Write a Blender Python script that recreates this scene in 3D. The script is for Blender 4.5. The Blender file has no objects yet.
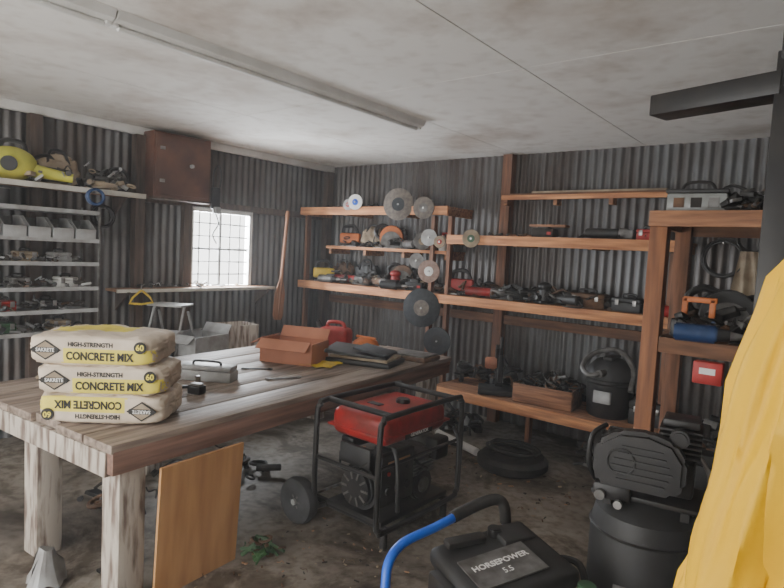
import bpy,bmesh,math,random
from mathutils import Vector,Matrix,Euler,noise
random.seed(4)
S=bpy.context.scene
PI=math.pi
# ---------------------------------------------------------------- materials
_m={}
def mat(name,c,rough=.6,metal=0,c2=None,scale=8,bump=0,stretch=(1,1,1),ramp=(.35,.65),detail=5):
    if name in _m: return _m[name]
    m=bpy.data.materials.new(name); m.use_nodes=True
    nt=m.node_tree; N=nt.nodes; L=nt.links
    b=N['Principled BSDF']; b.inputs['Roughness'].default_value=rough; b.inputs['Metallic'].default_value=metal
    if c2 is None: c2=tuple(x*.62 for x in c)
    tc=N.new('ShaderNodeTexCoord'); mp=N.new('ShaderNodeMapping'); mp.inputs['Scale'].default_value=stretch
    nz=N.new('ShaderNodeTexNoise'); nz.inputs['Scale'].default_value=scale; nz.inputs['Detail'].default_value=detail
    r=N.new('ShaderNodeValToRGB'); r.color_ramp.elements[0].position=ramp[0]; r.color_ramp.elements[1].position=ramp[1]
    r.color_ramp.elements[0].color=(*c2,1); r.color_ramp.elements[1].color=(*c,1)
    L.new(tc.outputs['Object'],mp.inputs[0]); L.new(mp.outputs[0],nz.inputs['Vector']); L.new(nz.outputs['Fac'],r.inputs[0]); L.new(r.outputs[0],b.inputs['Base Color'])
    if bump:
        bp=N.new('ShaderNodeBump'); bp.inputs['Strength'].default_value=bump; bp.inputs['Distance'].default_value=.01
        L.new(nz.outputs['Fac'],bp.inputs['Height']); L.new(bp.outputs[0],b.inputs['Normal'])
    _m[name]=m; return m
WX=mat('wood_x',(.42,.20,.10),.75,c2=(.17,.075,.04),scale=6,bump=.25,stretch=(.5,6,6))
WY=mat('wood_y',(.40,.21,.11),.75,c2=(.18,.09,.05),scale=6,bump=.25,stretch=(6,.5,6))
WZ=mat('wood_z',(.24,.105,.055),.75,c2=(.10,.048,.028),scale=6,bump=.25,stretch=(6,6,.5))
WOR=mat('wood_orange',(.68,.32,.14),.7,c2=(.36,.14,.06),scale=5,bump=.2,stretch=(.5,6,6))
WDK=mat('wood_dark',(.12,.08,.06),.8,c2=(.055,.04,.03),scale=5,bump=.3,stretch=(5,5,.6))
WDX=mat('wood_dark_x',(.22,.105,.055),.8,c2=(.10,.048,.028),scale=5,bump=.3,stretch=(.6,5,5))
TBL=mat('bench_plank',(.36,.285,.23),.6,c2=(.12,.085,.066),scale=4,bump=.5,stretch=(7,.5,7),ramp=(.32,.66),detail=8)
TBE=mat('bench_edge',(.30,.165,.12),.72,c2=(.12,.068,.05),scale=4,bump=.4,stretch=(7,.5,7),ramp=(.3,.68),detail=8)
GRW=mat('grey_paint_wood',(.50,.445,.38),.8,c2=(.17,.12,.095),scale=5,bump=.3,stretch=(5,5,.8),ramp=(.38,.55))
PLY=mat('plywood',(.64,.35,.15),.65,c2=(.47,.235,.09),scale=3,bump=.1,stretch=(4,4,.6))
REDP=mat('red_brown_panel',(.15,.066,.042),.7,c2=(.075,.038,.028),scale=4)
BLK=mat('black_metal',(.009,.009,.010),.45,c2=(.024,.021,.019))
BLR=mat('black_rubber',(.015,.015,.015),.75,c2=(.035,.031,.027),scale=12)
DGR=mat('dark_grey_plastic',(.030,.030,.031),.55,c2=(.018,.017,.016))
GRY=mat('grey_metal',(.20,.195,.19),.5,.4,c2=(.09,.082,.075),scale=14)
LGR=mat('light_grey',(.42,.43,.43),.5,.1,c2=(.26,.25,.24),scale=9)
STL=mat('steel',(.42,.42,.42),.38,.9,c2=(.22,.2,.18),scale=14)
WHT=mat('white_paint',(.80,.80,.78),.5,c2=(.66,.65,.62),scale=4)
CRM=mat('cream_paint',(.60,.58,.52),.5,c2=(.42,.39,.33),scale=4)
RED=mat('red_paint',(.42,.022,.020),.4,c2=(.18,.026,.02),scale=7)
RED2=mat('red_plastic',(.50,.03,.025),.5,c2=(.30,.026,.022),scale=8)
ORG=mat('orange_plastic',(.68,.18,.03),.5,c2=(.45,.12,.025))
YEL=mat('yellow_plastic',(.78,.55,.03),.5,c2=(.55,.38,.03))
YG=mat('yellow_green',(.60,.57,.07),.5,c2=(.42,.43,.06))
GRN=mat('green_paint',(.05,.13,.06),.5)
LEAF=mat('leaf_green',(.04,.11,.035),.6)
BLU=mat('blue_paint',(.02,.14,.72),.35,c2=(.015,.10,.58))
BLD=mat('blue_plastic',(.02,.055,.16),.45)
CARD=mat('cardboard',(.42,.24,.14),.85,c2=(.30,.16,.09),scale=4)
CARDL=mat('cardboard_red',(.52,.22,.13),.85,c2=(.37,.15,.085),scale=4)
TAN=mat('tan',(.40,.32,.22),.75,c2=(.22,.165,.11))
BRN=mat('brown_dirty',(.17,.09,.05),.8,c2=(.07,.043,.028),scale=14)
BAG=mat('bag_paper',(.70,.595,.48),.75,c2=(.52,.43,.33),scale=7,bump=.3)
BAGY=mat('bag_yellow',(.80,.68,.09),.7,c2=(.66,.55,.10),scale=7,bump=.2)
INK=mat('ink',(.02,.018,.016),.7)
DISK=mat('abrasive',(.22,.19,.16),.9,c2=(.13,.11,.10),scale=25)
DISKD=mat('abrasive_dark',(.045,.05,.055),.8,c2=(.027,.03,.035),scale=25)
DISKP=mat('abrasive_pink',(.36,.25,.21),.85,c2=(.24,.16,.13),scale=25)
COAT=mat('yellow_coat',(.84,.49,.0),.6,c2=(.76,.43,.0),scale=3)
DIRT=mat('dark_junk',(.045,.037,.031),.8,c2=(.018,.016,.014),scale=18)
CLR=mat('clear_case',(.30,.32,.31),.25,c2=(.22,.22,.21))
HAND=mat('handle_wood',(.34,.15,.07),.5,c2=(.2,.085,.04),stretch=(6,6,.6),scale=5)
TIRE=mat('grey_tyre',(.05,.05,.053),.8,c2=(.03,.03,.03),scale=12)
LEGW=mat('wood_leg',(.34,.14,.06),.7,c2=(.18,.072,.035),scale=5,bump=.2,stretch=(6,6,.5))

def two(name,rough,metal,s1,ra,ca,rb,cb,s2,st2,rc,cc,rd,bump=0,s3=None):
    m=bpy.data.materials.new(name); m.use_nodes=True; nt=m.node_tree; N=nt.nodes; L=nt.links
    b=N['Principled BSDF']; b.inputs['Roughness'].default_value=rough; b.inputs['Metallic'].default_value=metal
    tc=N.new('ShaderNodeTexCoord')
    n1=N.new('ShaderNodeTexNoise'); n1.inputs['Scale'].default_value=s1; n1.inputs['Detail'].default_value=8; n1.inputs['Roughness'].default_value=.6
    mp=N.new('ShaderNodeMapping'); mp.inputs['Scale'].default_value=st2
    n2=N.new('ShaderNodeTexNoise'); n2.inputs['Scale'].default_value=s2; n2.inputs['Detail'].default_value=6
    L.new(tc.outputs['Object'],n1.inputs['Vector']); L.new(tc.outputs['Object'],mp.inputs[0]); L.new(mp.outputs[0],n2.inputs['Vector'])
    r1=N.new('ShaderNodeValToRGB'); e=r1.color_ramp.elements; e[0].position=ra;e[0].color=(*ca,1); e[1].position=rb;e[1].color=(*cb,1)
    r2=N.new('ShaderNodeValToRGB'); e=r2.color_ramp.elements; e[0].position=rc;e[0].color=(*cc,1); e[1].position=rd;e[1].color=(1,1,1,1)
    mx=N.new('ShaderNodeMix'); mx.data_type='RGBA'; mx.blend_type='MULTIPLY'; mx.inputs[0].default_value=1
    L.new(n1.outputs['Fac'],r1.inputs[0]); L.new(n2.outputs['Fac'],r2.inputs[0]); L.new(r1.outputs[0],mx.inputs[6]); L.new(r2.outputs[0],mx.inputs[7])
    out=mx.outputs[2]
    if s3:
        n3=N.new('ShaderNodeTexNoise'); n3.inputs['Scale'].default_value=s3; n3.inputs['Detail'].default_value=9; n3.inputs['Roughness'].default_value=.7; n3.inputs['Distortion'].default_value=.8
        r3=N.new('ShaderNodeValToRGB'); e=r3.color_ramp.elements; e[0].position=.40;e[0].color=(.38,.33,.28,1); e[1].position=.50;e[1].color=(1,1,1,1)
        m2=N.new('ShaderNodeMix'); m2.data_type='RGBA'; m2.blend_type='MULTIPLY'; m2.inputs[0].default_value=1
        L.new(tc.outputs['Object'],n3.inputs['Vector']); L.new(n3.outputs['Fac'],r3.inputs[0]); L.new(out,m2.inputs[6]); L.new(r3.outputs[0],m2.inputs[7]); out=m2.outputs[2]
    L.new(out,b.inputs['Base Color'])
    if bump:
        bp=N.new('ShaderNodeBump'); bp.inputs['Strength'].default_value=bump; bp.inputs['Distance'].default_value=.01; L.new(n2.outputs['Fac'],bp.inputs['Height']); L.new(bp.outputs[0],b.inputs['Normal'])
    return m
GALV=two('galvanised_sheet',.45,.4,1.0,.36,(.085,.068,.058),.62,(.15,.152,.155),1.2,(2.6,2.6,.5),.36,(.60,.48,.40),.55)
CEIL=two('stained_ceiling_board',.85,0,.75,.32,(.48,.41,.35),.5,(.80,.78,.745),9,(1,1,1),.28,(.86,.84,.82),.5)
FLR=two('dusty_concrete',.6,0,1.1,.36,(.12,.098,.078),.62,(.31,.272,.225),16,(1,1,1),.3,(.55,.49,.43),.55,.15,1.7)

# ---------------------------------------------------------------- builder
TOOLS={'cordless_drill':1.35,'angle_grinder':1.3,'circular_saw':1.3,'palm_sander':1.35,'jigsaw':1.35,'battery_charger':1.25}
def RM(r):
    if isinstance(r,Matrix): return r.to_4x4()
    return Euler(r).to_matrix().to_4x4()
class M:
    def __init__(s,name,loc=(0,0,0),rot=(0,0,0)):
        s.name=name;s.loc=loc;s.rot=rot if not isinstance(rot,(int,float)) else (0,0,rot);s.V=[];s.F=[];s.I=[];s.mats=[]
    def mi(s,m):
        if m not in s.mats: s.mats.append(m)
        return s.mats.index(m)
    def add(s,bm,m,T=None):
        o=len(s.V);k=s.mi(m)
        bm.verts.index_update()
        for v in bm.verts: s.V.append(tuple(T@v.co) if T is not None else tuple(v.co))
        for f in bm.faces: s.F.append([o+v.index for v in f.verts]); s.I.append(k)
        bm.free()
    def box(s,c,d,m,rot=(0,0,0),bev=0,seg=2):
        bm=bmesh.new(); bmesh.ops.create_cube(bm,size=1)
        for v in bm.verts: v.co=Vector((v.co.x*d[0],v.co.y*d[1],v.co.z*d[2]))
        if bev: bmesh.ops.bevel(bm,geom=bm.edges[:],offset=bev,segments=seg,affect='EDGES',profile=.5)
        s.add(bm,m,Matrix.Translation(c)@RM(rot)); return s
    def bx(s,a,b,m,bev=0):
        return s.box([(a[i]+b[i])/2 for i in range(3)],[abs(b[i]-a[i]) for i in range(3)],m,bev=bev)
    def cyl(s,p,q,r,m,r2=None,n=20,bev=0):
        p=Vector(p);q=Vector(q);d=q-p
        bm=bmesh.new(); bmesh.ops.create_cone(bm,cap_ends=True,segments=n,radius1=r,radius2=r if r2 is None else r2,depth=d.length)
        if bev:
            es=[e for e in bm.edges if len(e.link_faces)==2 and any(len(f.verts)>4 for f in e.link_faces)]
            bmesh.ops.bevel(bm,geom=es,offset=bev,segments=2,affect='EDGES')
        s.add(bm,m,Matrix.Translation((p+q)/2)@d.to_track_quat('Z','Y').to_matrix().to_4x4()); return s
    def sph(s,c,r,m,rot=(0,0,0),n=16):
        if isinstance(r,(int,float)): r=(r,r,r)
        bm=bmesh.new(); bmesh.ops.create_uvsphere(bm,u_segments=n,v_segments=n//2+2,radius=1)
        s.add(bm,m,Matrix.Translation(c)@RM(rot)@Matrix.Diagonal((*r,1))); return s
    def tube(s,pts,r,m,closed=False,n=8,smooth=4):
        P=[Vector(p) for p in pts]
        if smooth and len(P)>2:
            Q=[];L=len(P);rng=L if closed else L-1
            for i in range(rng):
                g=lambda k:P[k%L] if closed else P[max(0,min(L-1,k))]
                a,b,c,d=g(i-1),g(i),g(i+1),g(i+2)
                for j in range(smooth):
                    t=j/smooth
                    Q.append(.5*((2*b)+(-a+c)*t+(2*a-5*b+4*c-d)*t*t+(-a+3*b-3*c+d)*t**3))
            if not closed: Q.append(P[-1])
            P=Q
        bm=bmesh.new();rings=[];L=len(P);up=None
        for i,p in enumerate(P):
            if closed: t=P[(i+1)%L]-P[i-1]
            else: t=P[min(i+1,L-1)]-P[max(i-1,0)]
            if t.length<1e-7: t=Vector((0,0,1))
            t.normalize()
            if up is None: up=t.orthogonal().normalized()
            else:
                up=up-t*up.dot(t)
                up=t.orthogonal().normalized() if up.length<1e-5 else up.normalized()
            w=t.cross(up)
            rings.append([bm.verts.new(p+up*math.cos(2*PI*k/n)*r+w*math.sin(2*PI*k/n)*r) for k in range(n)])
        for i in range(L if closed else L-1):
            A=rings[i];B=rings[(i+1)%L]
            for k in range(n): bm.faces.new((A[k],A[(k+1)%n],B[(k+1)%n],B[k]))
        if not closed: bm.faces.new(rings[0][::-1]); bm.faces.new(rings[-1])
        s.add(bm,m); return s
    def lathe(s,prof,c,m,axis=(0,0,1),n=28):
        bm=bmesh.new();R=[]
        for r,z in prof: R.append([bm.verts.new((r*math.cos(2*PI*k/n),r*math.sin(2*PI*k/n),z)) for k in range(n)])
        for A,B in zip(R,R[1:]):
            for k in range(n): bm.faces.new((A[k],A[(k+1)%n],B[(k+1)%n],B[k]))
        bm.faces.new(R[0][::-1]); bm.faces.new(R[-1])
        s.add(bm,m,Matrix.Translation(c)@Vector(axis).to_track_quat('Z','Y').to_matrix().to_4x4()); return s
    def tor(s,c,R,r,m,axis=(0,0,1),n=28,k=8):
        a=Vector(axis).to_track_quat('Z','Y').to_matrix()
        return s.tube([Vector(c)+a@Vector((R*math.cos(2*PI*i/n),R*math.sin(2*PI*i/n),0)) for i in range(n)],r,m,closed=True,n=k,smooth=0)
    def prism(s,poly,th,c,m,rot=(0,0,0),bev=0):
        bm=bmesh.new(); vs=[bm.verts.new((x,y,-th/2)) for x,y in poly]
        f=bm.faces.new(vs); g=bmesh.ops.extrude_face_region(bm,geom=[f])
        for v in g['geom']:
            if isinstance(v,bmesh.types.BMVert): v.co.z+=th
        bmesh.ops.recalc_face_normals(bm,faces=bm.faces[:])
        if bev: bmesh.ops.bevel(bm,geom=bm.edges[:],offset=bev,segments=2,affect='EDGES')
        s.add(bm,m,Matrix.Translation(c)@RM(rot)); return s
    def text(s,t,size,c,m,rot=(PI/2,0,0),sx=1,bold=0):
        cu=bpy.data.curves.new('t','FONT'); cu.body=t; cu.size=size; cu.align_x='CENTER'; cu.align_y='CENTER'; cu.extrude=.0006; cu.resolution_u=3; cu.offset=bold
        ob=bpy.data.objects.new('t',cu); S.collection.objects.link(ob)
        dg=bpy.context.evaluated_depsgraph_get(); me=bpy.data.meshes.new_from_object(ob.evaluated_get(dg))
        bm=bmesh.new(); bm.from_mesh(me); s.add(bm,m,Matrix.Translation(c)@RM(rot)@Matrix.Diagonal((sx,1,1,1)))
        bpy.data.objects.remove(ob); bpy.data.meshes.remove(me); return s
    def done(s,ang=35):
        k=TOOLS.get(s.name,1)
        me=bpy.data.meshes.new(s.name); me.from_pydata([(v[0]*k,v[1]*k,v[2]*k) for v in s.V],[],s.F)
        for m in s.mats: me.materials.append(m)
        me.polygons.foreach_set('material_index',s.I); me.polygons.foreach_set('use_smooth',[True]*len(s.F))
        me.update()
        try: me.set_sharp_from_angle(angle=math.radians(ang))
        except Exception: pass
        ob=bpy.data.objects.new(s.name,me); ob.location=s.loc; ob.rotation_euler=s.rot; S.collection.objects.link(ob); return ob

XL,YB,ZC=-5.33,5.38,2.74
XR,YF=2.4,-1.4
# ---------------------------------------------------------------- room
def corr(name,origin,d,nrm,rects):
    V=[];F=[];pitch=.080;per=8
    d=Vector(d);nrm=Vector(nrm);o=Vector(origin)
    for s0,s1,z0,z1 in rects:
        n=max(2,int((s1-s0)/pitch*per));b=len(V)
        for i in range(n+1):
            s=s0+(s1-s0)*i/n; w=.012*math.sin(2*PI*s/pitch)-.013
            p=o+d*s+nrm*w
            V.append((p.x,p.y,z0));V.append((p.x,p.y,z1))
        for i in range(n): F.append((b+2*i,b+2*i+2,b+2*i+3,b+2*i+1))
    me=bpy.data.meshes.new(name);me.from_pydata(V,[],F);me.materials.append(GALV)
    me.polygons.foreach_set('use_smooth',[True]*len(F));me.update()
    ob=bpy.data.objects.new(name,me);S.collection.objects.link(ob);return ob
W0,W1,WZ0,WZ1=3.34,4.10,1.23,2.03
corr('wall_left',(XL,YF,0),(0,1,0),(1,0,0),[(0,W0-YF,0,ZC),(W0-YF,W1-YF,0,WZ0),(W0-YF,W1-YF,WZ1,ZC),(W1-YF,YB-YF,0,ZC)])
corr('wall_back',(XL,YB,0),(1,0,0),(0,-1,0),[(0,XR-XL,0,ZC)])
corr('wall_right',(XR,YF,0),(0,1,0),(-1,0,0),[(0,YB-YF,0,ZC)])
corr('wall_front',(XL,YF,0),(1,0,0),(0,1,0),[(0,.6,0,ZC),(.6,5.0,2.35,ZC),(5.0,XR-XL,0,ZC)])
M('floor').bx((XL-.1,YF-.5,-.1),(XR+.1,YB+.1,0),FLR).done()
c=M('ceiling'); c.bx((XL-.1,YF-.1,ZC+.012),(XR+.1,YB+.1,ZC+.06),WDK)
x=-2.72-1.22*3
while x<XR:
    for y0,y1 in((-4.36,-1.92+.0),(-1.92,.52),(.52,2.96),(2.96,5.40)):
        a=max(x,XL-.05);b=min(x+1.22,XR+.05);yy0=max(y0,YF-.05)
        if b>a and y1>YF: c.bx((a+.004,yy0+.004,ZC),(b-.004,y1-.004,ZC+.012),CEIL)
    x+=1.22
c.done()
M('trim_1').box((XL+.035,(YB+YF)/2,2.70),(.05,YB-YF-.02,.075),WHT,bev=.008).done()
def strip(y0,y1):
    f=M('fluorescent_light_fixture',(-2.80,(y0+y1)/2,ZC)); L=(y1-y0)
    f.prism([(-.07,0),(.07,0),(.056,-.035),(.028,-.045),(-.028,-.045),(-.056,-.035)],L,(0,0,0),WHT,rot=(PI/2,0,0))
    f.box((0,L/2-.01,-.035),(.05,.03,.05),WHT,bev=.005); f.box((0,-L/2+.01,-.035),(.05,.03,.05),WHT,bev=.005)
    f.cyl((0,-L/2+.03,-.058),(0,L/2-.03,-.058),.013,WHT); f.done()
strip(1.33,3.78); strip(-1.13,1.32)
fr=M('trim_2')
for y in (1.9,2.78,5.28): fr.bx((XL+.004,y-.045,0),(XL+.09,y+.045,2.66),WDK)
for x in (-2.78,-.4): fr.bx((x-.05,YB-.10,0),(x+.05,YB-.004,ZC-.01),WZ)
fr.bx((XL+.1,YB-.06,1.02),(.9,YB-.01,1.11),WDX)
fr.bx((XL+.01,W0-.09,0),(XL+.07,W0,2.66),WDK)
fr.bx((XL+.01,2.85,2.05),(XL+.05,5.2,2.12),WDK)
fr.done()
w=M('window_1')
for a,b in(((XL-.03,W0-.01,WZ0-.03),(XL+.05,W1+.01,WZ0+.015)),((XL-.03,W0-.01,WZ1-.02),(XL+.05,W1+.01,WZ1+.03)),((XL-.03,W0-.01,WZ0),(XL+.05,W0+.03,WZ1)),((XL-.03,W1-.03,WZ0),(XL+.05,W1+.01,WZ1))):
    w.bx(a,b,WHT)
for i in range(1,6):
    y=W0+(W1-W0)*i/6; w.cyl((XL,y,WZ0),(XL,y,WZ1),.007 if i!=3 else .016,GRY,n=6)
for i in range(1,6):
    z=WZ0+(WZ1-WZ0)*i/6; w.cyl((XL,W0,z),(XL,W1,z),.007 if i!=3 else .014,GRY,n=6)
w.done()
# ---------------------------------------------------------------- workbench
TR=.082
tb=M('workbench',(-2.43,1.19,0),TR)
H=.80
xs=[0,-.235,-.47,-.72,-.97,-1.22,-1.5]
for a,b in zip(xs,xs[1:]):
    j=random.uniform(-.015,.015)
    tb.bx((b+.004,j,H-.042),(a-.004,3.15+random.uniform(-.03,.02),H+random.uniform(-.002,.002)),TBL,bev=.004)
tb.bx((-.05,.0,H-.14),(-.004,3.10,H-.03),TBE,bev=.003)
tb.bx((-1.48,-.01,H-.155),(-.05,.032,H-.044),GRW,bev=.003)
tb.bx((-1.48,3.02,H-.145),(-.05,3.06,H-.044),TBL)
for x,y in((-.095,.10),(-.84,.10),(-1.4,1.1),(-.15,2.95),(-1.4,2.95)):
    tb.box((x-.0,y+.01,(H-.045)/2),(.14,.13,H-.045),GRW,bev=.006)
tb.done()
M('plywood_sheet',(-2.46,1.66,0),(0,.06,TR)).bx((-.008,-.27,.0),(.008,.22,.655),PLY).done()
t=M('steel_leg_bracket',(-2.80,1.40,0),.07); t.bx((-.05,-.04,0),(-.04,.04,.65),BLK).bx((-.05,.03,0),(.04,.04,.65),BLK).box((0,0,.01),(.14,.14,.012),BLK).done()
# ---------------------------------------------------------------- concrete bags
def bag(loc,rz,flip,seed):
    a,b,h=.300,.19,.076;n=6.5
    o=M('concrete_mix_bag',loc,rz)
    bm=bmesh.new(); bmesh.ops.create_cube(bm,size=2); bmesh.ops.subdivide_edges(bm,edges=bm.edges[:],cuts=39,use_grid_fill=True)
    for v in bm.verts:
        p=v.co; k=(abs(p.x)**n+abs(p.y)**n+abs(p.z)**n)**(1/n); q=p/k
        ex=1-.10*abs(q.x)**3*(1 if abs(q.z)>.2 else 0)
        pos=Vector((q.x*a,q.y*b,q.z*h*ex))
        nn=noise.noise(Vector((q.x*3+seed*7,q.y*3,q.z*1.5)))*.011+noise.noise(Vector((q.x*9,q.y*11+seed*5,q.z*5)))*.006+noise.noise(Vector((q.x*24,q.y*19+seed*5,q.z*8)))*.002
        nv=Vector((q.x/a,q.y/b,q.z/h)).normalized()
        if not(q.y<-.6 and abs(q.z)<.85 and abs(q.x)<.93): pos+=nv*nn
        v.co=pos
    bm.normal_update()
    base=len(o.V);A=o.mi(BAG);Bm=o.mi(BAGY); bm.verts.index_update()
    sg=-1 if flip else 1
    for v in bm.verts:o.V.append(tuple(v.co))
    for f in bm.faces:
        cc=f.calc_center_median();o.F.append([base+v.index for v in f.verts]);k=A
        X=cc.x*sg;Z=cc.z*sg
        if f.normal.y<-.5 and -.125<X<.30 and -.062<Z<.010:k=Bm
        if f.normal.z>.5 and -.05<cc.y<.12 and -.24<cc.x<.14: k=Bm
        o.I.append(k)
    bm.free()
    y=-b-.0015; R=(PI/2,0,0) if not flip else Matrix.Rotation(PI,3,'Y')@Euler((PI/2,0,0)).to_matrix()
    P=lambda x,z:(x*sg,y,z*sg)
    o.text('CONCRETE MIX',.052,P(.048,-.026),INK,R,sx=.82,bold=.0018)
    o.text('HIGH-STRENGTH',.029,P(.005,.030),INK,R,sx=.92,bold=.0010)
    o.prism([(-.072,0),(0,.048),(.072,0),(0,-.048)],.002,P(-.20,.0),INK,R)
    o.prism([(-.060,0),(0,.040),(.060,0),(0,-.040)],.002,(P(-.20,0)[0],y-.0015,0),TAN,R)
    o.box((P(-.20,0)[0],y-.003,0),(.118,.002,.024),INK)
    o.text('SAKRETE',.024,(P(-.20,0)[0],y-.0048,0),WHT,R,sx=.88,bold=.0005)
    o.cyl((P(.235,0)[0],y+.001,P(0,.025)[2]),(P(.235,0)[0],y-.002,P(0,.025)[2]),.029,INK,n=24)
    o.text('60',.038,(P(.235,0)[0],y-.004,P(0,.025)[2]),BAGY,R,bold=.001)
    o.done(60)
ba=math.atan2(.686,.728)
bag((-2.87,1.41,H+.075),ba-.02,True,1)
bag((-2.875,1.405,H+.216),ba+.01,False,2)
bag((-2.905,1.38,H+.357),ba-.03,False,3)
# ---------------------------------------------------------------- back wall shelves
SY=4.77
def shelf(name,x0,x1,z,y0=SY,y1=YB-.11,m=WX,edge=.085,th=.022,plank=2):
    s=M(name)
    for i in range(plank):
        a=y0+.04+(y1-y0-.04)*i/plank; b=y0+.04+(y1-y0-.04)*(i+1)/plank
        s.bx((x0,a+.003,z-th),(x1,b-.003,z),m)
    if edge: s.bx((x0,y0,z-edge),(x1,y0+.038,z+.003),WOR,bev=.003)
    for x in [x0+.03+(x1-x0-.06)*i/3 for i in range(4)]: s.bx((x-.018,y0+.04,z-.09),(x+.018,y1,z-th),m)
    s.done()
shelf('storage_shelf',XL+.10,-3.13,2.17)
shelf('storage_shelf',-4.9,-3.2,1.73,y0=4.9,edge=.03)
shelf('storage_shelf',-3.12,-1.0,1.89)
shelf('storage_shelf',XL+.10,-1.0,1.30)
shelf('storage_shelf',-2.74,-1.15,2.30,y0=5.12,edge=.04,plank=1)
shelf('low_shelf',-3.1,-1.05,.42,y0=4.6)
po=M('shelf_posts')
for x,y,z in((-3.15,4.85,2.08),(-3.36,4.86,2.08),(-1.08,4.83,1.80),(-5.2,4.84,2.08),(-2.1,4.66,.34)): po.bx((x-.02,y+.01,0),(x+.02,y+.07,z),WZ)
po.done()
def disc(x,y,z,r,m,hubm=None,tilt=0):
    d=M('cutting_disc',(x,y,z),(0,0,tilt+.3))
    d.lathe([(.012,-.004),(r*.98,-.004),(r,-.002),(r,.002),(r*.98,.004),(.012,.004)],(0,0,0),m,axis=(0,-1,0),n=40)
    d.lathe([(.012,-.006),(r*.42,-.005),(r*.42,.005),(.012,.006)],(0,0,0),hubm or m,axis=(0,-1,0))
    d.cyl((0,.02,0),(0,-.02,0),.010,STL); d.done()
disc(-3.71,4.73,2.19,.165,DISK,DISKD); disc(-3.38,4.72,2.15,.11,DISK,GRY); disc(-3.35,4.80,1.86,.085,LGR); disc(-3.22,4.80,1.82,.06,TAN,RED2); disc(-3.46,4.84,1.82,.09,GRY,TAN,.3)
disc(-3.33,4.80,1.52,.115,DISKP,WHT); disc(-3.34,4.72,1.15,.195,DISKD,DISK); disc(-2.82,4.73,1.86,.085,TAN,GRN); disc(-4.31,4.73,2.22,.085,WHT,BLU); disc(-4.40,4.71,2.19,.06,LGR,RED2)
disc(-3.14,4.73,.84,.14,DISKD,BLK); disc(-3.52,4.84,1.62,.08,GRY)

# tool library -------------------------------------------------------------
def drill(loc,rz,c=RED2):
    d=M('cordless_drill',(loc[0],loc[1]+.1,loc[2]+.048),(PI/2,0,rz))
    d.cyl((-.07,0,.18),(.07,0,.18),.033,c,n=18,bev=.006); d.cyl((.07,0,.18),(.11,0,.18),.026,BLK,r2=.02); d.cyl((.11,0,.18),(.15,0,.18),.016,STL,r2=.01); d.cyl((.15,0,.18),(.2,0,.18),.004,STL,n=8)
    d.box((-.02,0,.10),(.04,.036,.13),DGR,rot=(0,.2,0),bev=.01); d.box((-.03,0,.03),(.11,.07,.05),BLK,bev=.008); d.box((.01,0,.135),(.015,.02,.03),BLK,bev=.004)
    d.done()
def grinder(loc,rz,c=RED2):
    d=M('angle_grinder',(loc[0],loc[1],loc[2]+.058),(0,0,rz))
    d.cyl((-.16,0,0),(.06,0,0),.032,c,n=16,bev=.006); d.cyl((.06,0,0),(.12,0,0),.036,GRY,r2=.028); d.box((.12,0,-.005),(.06,.055,.06),GRY,bev=.01)
    d.cyl((.125,0,-.035),(.125,0,-.043),.062,DISK,n=24); d.cyl((.11,.03,0),(.11,.12,0),.016,BLK); d.tube([(-.16,0,0),(-.22,.03,-.03),(-.22,.08,-.038),(-.12,.10,-.038)],.005,BLR,n=6)
    d.done()
def csaw(loc,rz,c=ORG):
    d=M('circular_saw',loc,(0,0,rz))
    d.box((0,0,.006),(.30,.13,.006),STL); d.lathe([(.02,-.02),(.10,-.02),(.105,0),(.10,.02),(.02,.022)],(0,-.02,.095),c,axis=(0,1,0)); d.cyl((0,-.045,.06),(0,-.048,.06),.088,GRY,n=30)
    d.cyl((0,0,.09),(0,.12,.09),.045,DGR,bev=.01); d.tube([(-.02,.02,.17),(-.09,.02,.20),(-.15,.02,.16),(-.13,.02,.10),(-.07,.02,.09)],.016,BLK)
    d.tube([(.04,.02,.15),(.10,.02,.17),(.12,.02,.12)],.014,BLK); d.tube([(-.15,.02,.12),(-.17,.06,.05),(-.1,.10,.015),(.05,.12,.015)],.005,BLR,n=6); d.done()
def sander(loc,rz,c=BLD):
    d=M('palm_sander',loc,(0,0,rz)); d.box((0,0,.012),(.11,.1,.016),BLK,bev=.004); d.cyl((0,0,.02),(0,0,.10),.042,c,r2=.036,bev=.006); d.sph((0,0,.115),(.048,.045,.03),c); d.tube([(-.04,0,.1),(-.09,0,.06),(-.11,.04,.008),(-.08,.08,.008)],.005,BLR,n=6); d.done()
def jigsaw(loc,rz,c=RED2):
    d=M('jigsaw',loc,(0,0,rz)); d.box((0,0,.006),(.17,.075,.006),STL); d.box((0,0,.075),(.19,.06,.09),c,bev=.016); d.tube([(-.07,0,.11),(-.06,0,.17),(.03,0,.18),(.07,0,.12)],.015,BLK); d.box((.07,0,.03),(.02,.02,.07),STL); d.done()
def cord(loc,R,m=BLR,n=4,rr=.007):
    d=M('coiled_cord',loc); pts=[]
    for i in range(n*14):
        a=i/14*2*PI; r=R*(1-.12*math.sin(a*.37+loc[0]*9)); pts.append((r*math.cos(a),r*.75*math.sin(a),rr+ (i/14)*rr*1.3+random.uniform(0,.01)))
    d.tube(pts,rr,m,n=6,smooth=2); d.done()
def toolbox(loc,rz,sz,c,name='toolbox',hm=BLK):
    d=M(name,loc,(0,0,rz)); x,y,z=sz
    d.box((0,0,z*.32),(x,y,z*.64),c,bev=.008); d.box((0,0,z*.8),(x*1.02,y*1.04,z*.3),c,bev=.012); d.tube([(-x*.22,0,z*.93),(-x*.2,0,z*1.2),(x*.2,0,z*1.2),(x*.22,0,z*.93)],.008,hm,n=8,smooth=3)
    for s in(-1,1): d.box((s*x*.3,-y*.53,z*.64),(.03,.008,.045),STL,bev=.002)
    d.done()
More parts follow.
